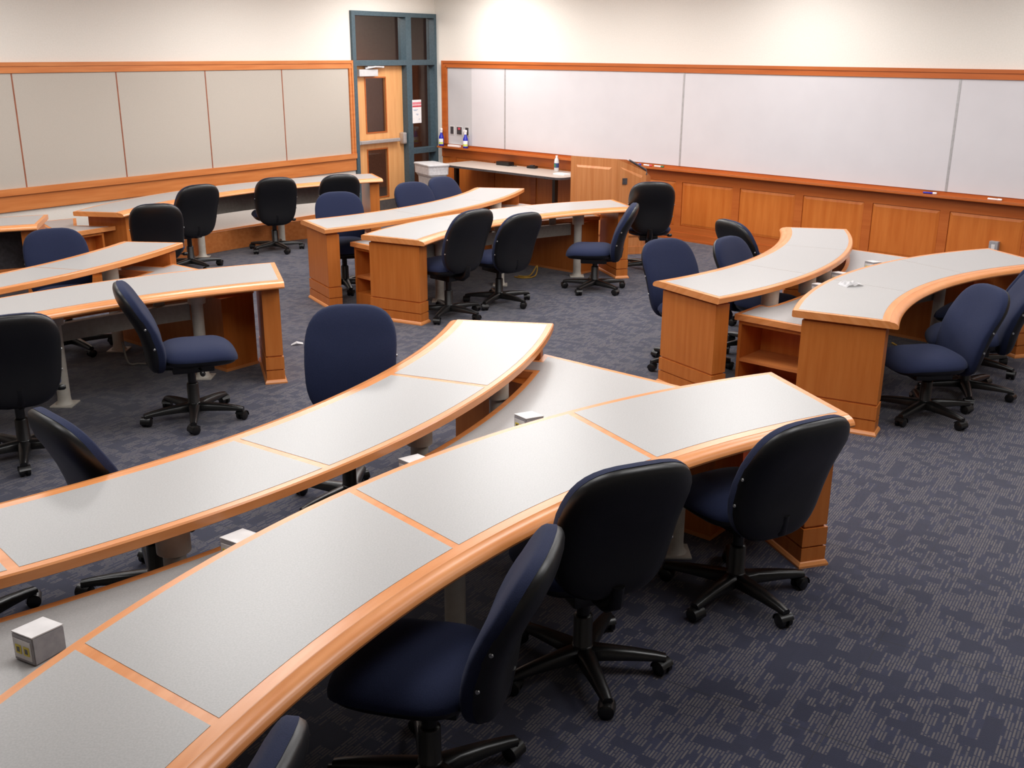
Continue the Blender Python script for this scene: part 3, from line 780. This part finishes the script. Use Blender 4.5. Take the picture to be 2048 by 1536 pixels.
bn = tag(empty('trash_bin', (-1.19, 15.36, 0), R(-62)), 'slim light grey trash bin with white bag at end of the side table', 'trash bin')
bm = nb()
def rrect(hx, hy, r=.04, n=4):
    out = []
    for cx, cy, a0 in ((hx-r, hy-r, 0), (-hx+r, hy-r, 90), (-hx+r, -hy+r, 180), (hx-r, -hy+r, 270)):
        for i in range(n+1):
            a = R(a0+90*i/n); out.append((cx+r*math.cos(a), cy+r*math.sin(a)))
    return out
def loft(bm, secs):
    rings = [[bm.verts.new((x, y, z)) for x, y in rrect(hx, hy)] for hx, hy, z in secs]
    n = len(rings[0])
    for a, b in zip(rings, rings[1:]):
        for k in range(n): bm.faces.new((a[k], a[(k+1) % n], b[(k+1) % n], b[k]))
    bm.faces.new(rings[0][::-1]); bm.faces.new(rings[-1])
loft(bm, [(.205, .105, 0), (.235, .125, .55), (.236, .126, .555), (.262, .143, .58), (.27, .15, .70)])
obj('bin_body', bm, 'bin', bn)
bm = nb(); loft(bm, [(.276, .156, .60), (.278, .158, .66), (.282, .160, .715)]); obj('bin_bag', bm, 'bag', bn)
bm = nb(); loft(bm, [(.29, .168, .716), (.292, .170, .735), (.284, .162, .745), (.10, .06, .748)]); obj('bin_lid', bm, 'bin', bn)

lt = tag(empty('lectern', (1.15, 12.6, 0)), 'wide wooden lectern with raised panels and sloping top beside the whiteboard', 'lectern')
LA, LB, LC, LD, LE = [V(p)-V((1.15, 12.6)) for p in ((.69, 12.62), (1.20, 12.24), (1.56, 12.34), (1.66, 12.72), (1.0, 13.14))]
LBC = LB.lerp(LC, .33)
LED = LE.lerp(LD, .33)
bm = nb(); prism(bm, [LA, LB, LBC, LC, LD, LED, LE], 0.06, [1.12, 1.12, 1.11, .965, .87, .99, .99]); obj('body', bm, 'wood_lectern', lt)
bm = nb(); cen = (LA+LB+LC+LD+LE)/5
prism(bm, [cen+(p-cen)*1.03 for p in (LA, LB, LC, LD, LE)], 0, .09); prism(bm, [cen+(p-cen)*1.045 for p in (LA, LB, LC, LD, LE)], 0, .02); obj('plinth', bm, 'wood_lectern', lt)
def raised(P, Q, t0, t1, z0, z1, zb1=None):
    u = (Q-P).normalized(); n = V((u.y, -u.x)); bm = nb(); L = (Q-P).length
    def ring(ins, d):
        zz = zb1 if zb1 is not None else z1
        return [bm.verts.new((*(P+u*(t*L)+n*d), z)) for t, z in ((t0+ins/L, z0+ins), (t1-ins/L, z0+ins), (t1-ins/L, zz-ins), (t0+ins/L, z1-ins))]
    rs = [ring(0, -.002), ring(0, .001), ring(.025, .014)]
    for a, b in zip(rs, rs[1:]):
        for k in range(4): bm.faces.new((a[k], a[(k+1) % 4], b[(k+1) % 4], b[k]))
    bm.faces.new(rs[-1]); obj('raised_panel', bm, 'wood_lectern', lt)
raised(LA, LB, .12, .90, .20, 1.02)
raised(LB, LC, .12, .88, .20, 1.03, .92)
bm = nb(); u = (LC-LB).normalized(); n = V((u.y, -u.x)); q = LB+u*.10+n*.018
levels(bm, q.x, q.y, u.x, u.y, .028, .008, [(.83, 0), (.90, 0)]); obj('jack_plate', bm, 'plate', lt)
# dark lip along the sloping side edge
bm = nb(); P_, Q_ = LBC.lerp(LC, .12), LC.lerp(LBC, .02)
tube(bm, [(P_.x, P_.y+.015, 1.10), (P_.lerp(Q_, .5).x, P_.lerp(Q_, .5).y+.02, 1.045), (Q_.x, Q_.y+.02, .985), (Q_.x+.005, Q_.y+.01, .93)], .014, 8); obj('edge_cable', bm, 'plate', lt)

# ------------------------------------------------------------------ small things
TZ = .7186
def on_table(s, d): return V((C0.x+aRx*s+aRy*d*-1*0-(-aRy)*0, 0))
def rw_pt(s, off, z):      # point off metres into the room from the whiteboard wall
    return (C0.x+aRx*s-.70556*off, C0.y+aRy*s-.70865*off, z)
def spray(s, label, turn):
    r0 = tag(empty('spray_bottle', rw_pt(s, .0825, .8955), angR+R(turn)), label, 'spray bottle', 'spray bottles on the marker tray')
    bm = nb(); lathe(bm, [(.034, 0), (.039, .006), (.039, .115), (.035, .145), (.018, .185), (.015, .21)], 18); obj('bottle', bm, 'blue', r0, smooth=True)
    bm = nb(); lathe(bm, [(.0394, .03), (.0398, .032), (.0398, .11), (.0394, .112)], 18); bmesh.ops.delete(bm, geom=[v for v in bm.verts if v.co.y < -.02], context='VERTS'); obj('label_panel', bm, 'paper', r0, smooth=True)
    bm = nb(); lathe(bm, [(.0399, .034), (.0402, .036), (.0402, .060), (.0399, .062)], 18); bmesh.ops.delete(bm, geom=[v for v in bm.verts if v.co.y < -.02], context='VERTS'); obj('lime_stripe', bm, 'lime', r0, smooth=True)
    bm = nb(); lathe(bm, [(.019, .205), (.020, .232)], 12); box(bm, -.024, .05, -.014, .014, .232, .27, bev=.006); tube(bm, [(.030, 0, .235), (.038, 0, .205)], .006); obj('trigger', bm, 'paper', r0)
spray(.205, 'blue spray bottle with white trigger on the tray end against wood frame', 160)
spray(.755, 'blue spray bottle with white trigger standing before the grey panel', 170)
er = tag(empty('board_eraser', rw_pt(.46, .045, .8955), angR), 'white board eraser lying on the tray between spray bottles', 'eraser')
bm = nb(); box(bm, -.13, .13, -.025, .025, 0, .028, bev=.006); obj('felt_block', bm, 'paper', er)
def marker(s, body, cap, label, off=.05, ln=.13):
    m_ = tag(empty('marker', rw_pt(s, off, .9065 if off > .09 else .8955), angR+R(random.uniform(-6, 6))), label, 'marker', 'markers on the tray')
    bm = nb(); lathe(bm, [(.009, -.07), (.010, -.068), (.010, .03), (.008, .032)], 10, (0, 0, .0105), 'x'); obj('barrel', bm, body, m_, smooth=True)
    bm = nb(); lathe(bm, [(.011, .03), (.011, .066), (.008, .07)], 10, (0, 0, .0115), 'x'); obj('cap', bm, cap, m_, smooth=True)
marker(4.02, 'paper', 'blue', 'white marker with blue cap on the tray behind the lectern')
marker(4.20, 'paper', 'red', 'white marker with red cap on the tray beside the blue-capped one')
marker(4.38, 'paper', 'green', 'white marker with green cap on the tray, last of the lectern group')
marker(7.93, 'blue', 'paper', 'blue marker lying on the tray below the far board seam')
marker(8.60, 'paper', 'paper', 'all-white marker near the picture border on the tray', ln=.2)
marker(3.36, 'plate', 'plate', 'black marker on the tray just above the lectern top', off=.05)

wbt = tag(empty('water_bottle', (.60, 14.62, TZ)), 'clear water bottle with blue label on the side table', 'bottle')
bm = nb(); lathe(bm, [(.030, 0), (.033, .006), (.033, .13), (.028, .16), (.013, .19), (.013, .20)], 16); obj('bottle', bm, 'bag', wbt, smooth=True)
bm = nb(); lathe(bm, [(.0335, .05), (.034, .052), (.034, .11), (.0335, .112)], 16); obj('label_band', bm, 'darkblue', wbt, smooth=True)
bm = nb(); lathe(bm, [(.0342, .06), (.0344, .062), (.0344, .10), (.0342, .102)], 16); bmesh.ops.delete(bm, geom=[v for v in bm.verts if v.co.x > -.012], context='VERTS'); obj('green_mark', bm, 'green', wbt)
bm = nb(); lathe(bm, [(.015, .196), (.015, .212)], 12); obj('cap', bm, 'paper', wbt)
bxx = tag(empty('black_device', (-.12, 15.36, TZ), angR), 'larger black device lying on the side table', 'device', 'black devices on the side table')
bm = nb(); box(bm, -.13, .13, -.06, .06, 0, .055, bev=.012); obj('case', bm, 'blackgloss', bxx)
bm = nb(); tube(bm, [(.12, 0, .02), (.18, -.03, .008), (.22, .02, .006)], .005); obj('cord', bm, 'blackgloss', bxx)
bxx = tag(empty('black_device', (.27, 14.98, TZ), angR+.2), 'smaller black device between the larger one and water bottle', 'device', 'black devices on the side table')
bm = nb(); box(bm, -.07, .07, -.045, .045, 0, .035, bev=.010); obj('case', bm, 'blackgloss', bxx)
bm = nb(); box(bm, -.03, .03, -.03, .03, .035, .045, bev=.004); obj('dial', bm, 'plate', bxx)
pp = tag(empty('paper_stack', (.66, 14.24, TZ), angR), 'small white paper stack on the side table next to the lectern', 'paper')
bm = nb(); box(bm, -.10, .10, -.07, .07, 0, .012); obj('sheets', bm, 'paper', pp)

# crumpled paper on the desk
cp = empty('crumpled_paper', (2.37, 7.13, ZT+.0015), R(20))
tag(cp, 'crumpled white paper tissue lying on the curved desk top', 'paper')
bm = nb(); G = 9; rnd = random.Random(3)
vv = [[bm.verts.new((-.075+.15*i/(G-1)+rnd.uniform(-.006, .006), -.055+.11*j/(G-1)+rnd.uniform(-.006, .006), max(.0008, rnd.uniform(0, .030)*(1-abs(2*i/(G-1)-1)**3)))) for j in range(G)] for i in range(G)]
for i in range(G-1):
    for j in range(G-1): bm.faces.new((vv[i][j], vv[i+1][j], vv[i+1][j+1], vv[i][j+1]))
bmesh.ops.solidify(bm, geom=list(bm.faces), thickness=.0006)
obj('sheet', bm, 'paper', cp)
sp_ = empty('paper_scrap', (-1.77, 8.21, 0), R(15)); tag(sp_, 'small white paper scrap on the carpet beyond the upright navy chair', 'paper scrap')
bm = nb(); vv = [bm.verts.new(p) for p in ((-.05, -.02, .002), (.0, -.025, .02), (.05, -.01, .006), (.05, .02, .012), (0, .02, .026), (-.045, .02, .004))]
bm.faces.new((vv[0], vv[1], vv[4], vv[5])); bm.faces.new((vv[1], vv[2], vv[3], vv[4])); bmesh.ops.solidify(bm, geom=list(bm.faces), thickness=.001); obj('sheet', bm, 'paper', sp_)
# cords under desks
def cord(name, pts, r, mat, label):
    me = nb(); P = [V(p) for p in pts]; out = []
    for i in range(len(P)-1):
        p0, p1, p2, p3 = P[max(0, i-1)], P[i], P[i+1], P[min(len(P)-1, i+2)]
        for k in range(8):
            t = k/8
            out.append(.5*((2*p1)+(-p0+p2)*t+(2*p0-5*p1+4*p2-p3)*t*t+(-p0+3*p1-3*p2+p3)*t**3))
    out.append(P[-1]); tube(me, out, r, 6)
    tag(obj(name, me, mat, smooth=True), label, 'cord')
cord('extension_cord', [(.02, 10.92, .008), (.12, 10.86, .008), (.24, 10.92, .02), (.26, 10.96, .12), (.18, 10.92, .02), (.06, 10.96, .008), (.20, 10.88, .008)], .008, 'cordy', 'yellow cord coiled on the carpet under the lectern desk')
cord('extension_cord', [(-2.95, 7.56, .20), (-2.93, 7.58, .03), (-2.86, 7.62, .010), (-2.74, 7.62, .01), (-2.66, 7.58, .05)], .008, 'cordg', 'pale cord looping on the carpet under the side-turned chair desk')
cord('extension_cord', [(2.60, 6.85, .42), (2.66, 6.88, .38), (2.74, 6.95, .30), (2.80, 7.02, .22)], .007, 'cordy', 'thin cord hanging under the paper-strewn desk')

# ------------------------------------------------------------------ light
def area(name, x, y, z, sx, sy, power, col=(1, .99, .985), rz=0.0, spread=180):
    l = bpy.data.lights.new(name, 'AREA'); l.shape = 'RECTANGLE'; l.size = sx; l.size_y = sy; l.energy = power; l.color = col; l.spread = R(spread)
    o = bpy.data.objects.new(name, l); COL.objects.link(o); o.location = (x, y, z); o.rotation_euler = (0, 0, rz)
    return o
LP = 42
for x, y, p in ((-4.6, 9.4, .7), (-2.3, 9.4, 1.0), (.1, 9.4, 1.0), (2.5, 9.4, .9), (4.9, 9.0, .55),
             (-2.0, 12.2, 1.25), (.3, 12.4, 1.15), (2.4, 11.2, .8), (-.9, 14.6, 1.35),
             (-4.2, 6.4, .7), (-1.8, 6.4, .9), (.6, 6.4, 1.0), (3.0, 6.4, .85), (5.3, 6.2, .5),
             (-3.2, 3.4, .6), (-.8, 3.4, .75), (1.6, 3.4, .75), (3.8, 3.4, .55)):
    area('ceiling_lamp', x, y, CEIL-.03, 1.2, 1.2, LP*p, rz=.3)
h = area('corridor_lamp', C0.x+aLx*1.2+.80832*-1.1, C0.y+aLy*1.2-.58874*-1.1, 2.95, .5, 1.2, 45, (1, .93, .86), angL)
wd = bpy.data.worlds.new('World'); SC.world = wd; wd.use_nodes = True
wd.node_tree.nodes['Background'].inputs[0].default_value = (.9, .92, 1, 1); wd.node_tree.nodes['Background'].inputs[1].default_value = .05

# ------------------------------------------------------------------ camera
f, p, r = 2073.0085, .318816, .005452
cp_, sp2 = math.cos(p), math.sin(p); cr, sr = math.cos(r), math.sin(r)
Rv, Fv, Dv = V((1, 0, 0)), V((0, cp_, -sp2)), V((0, -sp2, -cp_))
right = Rv*cr-Dv*sr; down = Rv*sr+Dv*cr
cam = bpy.data.cameras.new('camera'); co = bpy.data.objects.new('camera', cam); COL.objects.link(co)
mw = Matrix((( right.x, -down.x, -Fv.x, 0), (right.y, -down.y, -Fv.y, 0), (right.z, -down.z, -Fv.z, CAM_H), (0, 0, 0, 1)))
co.matrix_world = mw
cam.sensor_fit = 'HORIZONTAL'; cam.sensor_width = 36; cam.lens = f/2048*36
cam.shift_y = 17/2048; cam.clip_start = .05; cam.clip_end = 100
SC.camera = co
vs = SC.view_settings
vs.view_transform = 'Standard'; vs.look = 'None'; vs.gamma = 1.0; vs.use_curve_mapping = False
vs.exposure = 0.22
SC.cycles.max_bounces = 8; SC.cycles.diffuse_bounces = 4; SC.cycles.transparent_max_bounces = 12
SC.cycles.use_denoising = True
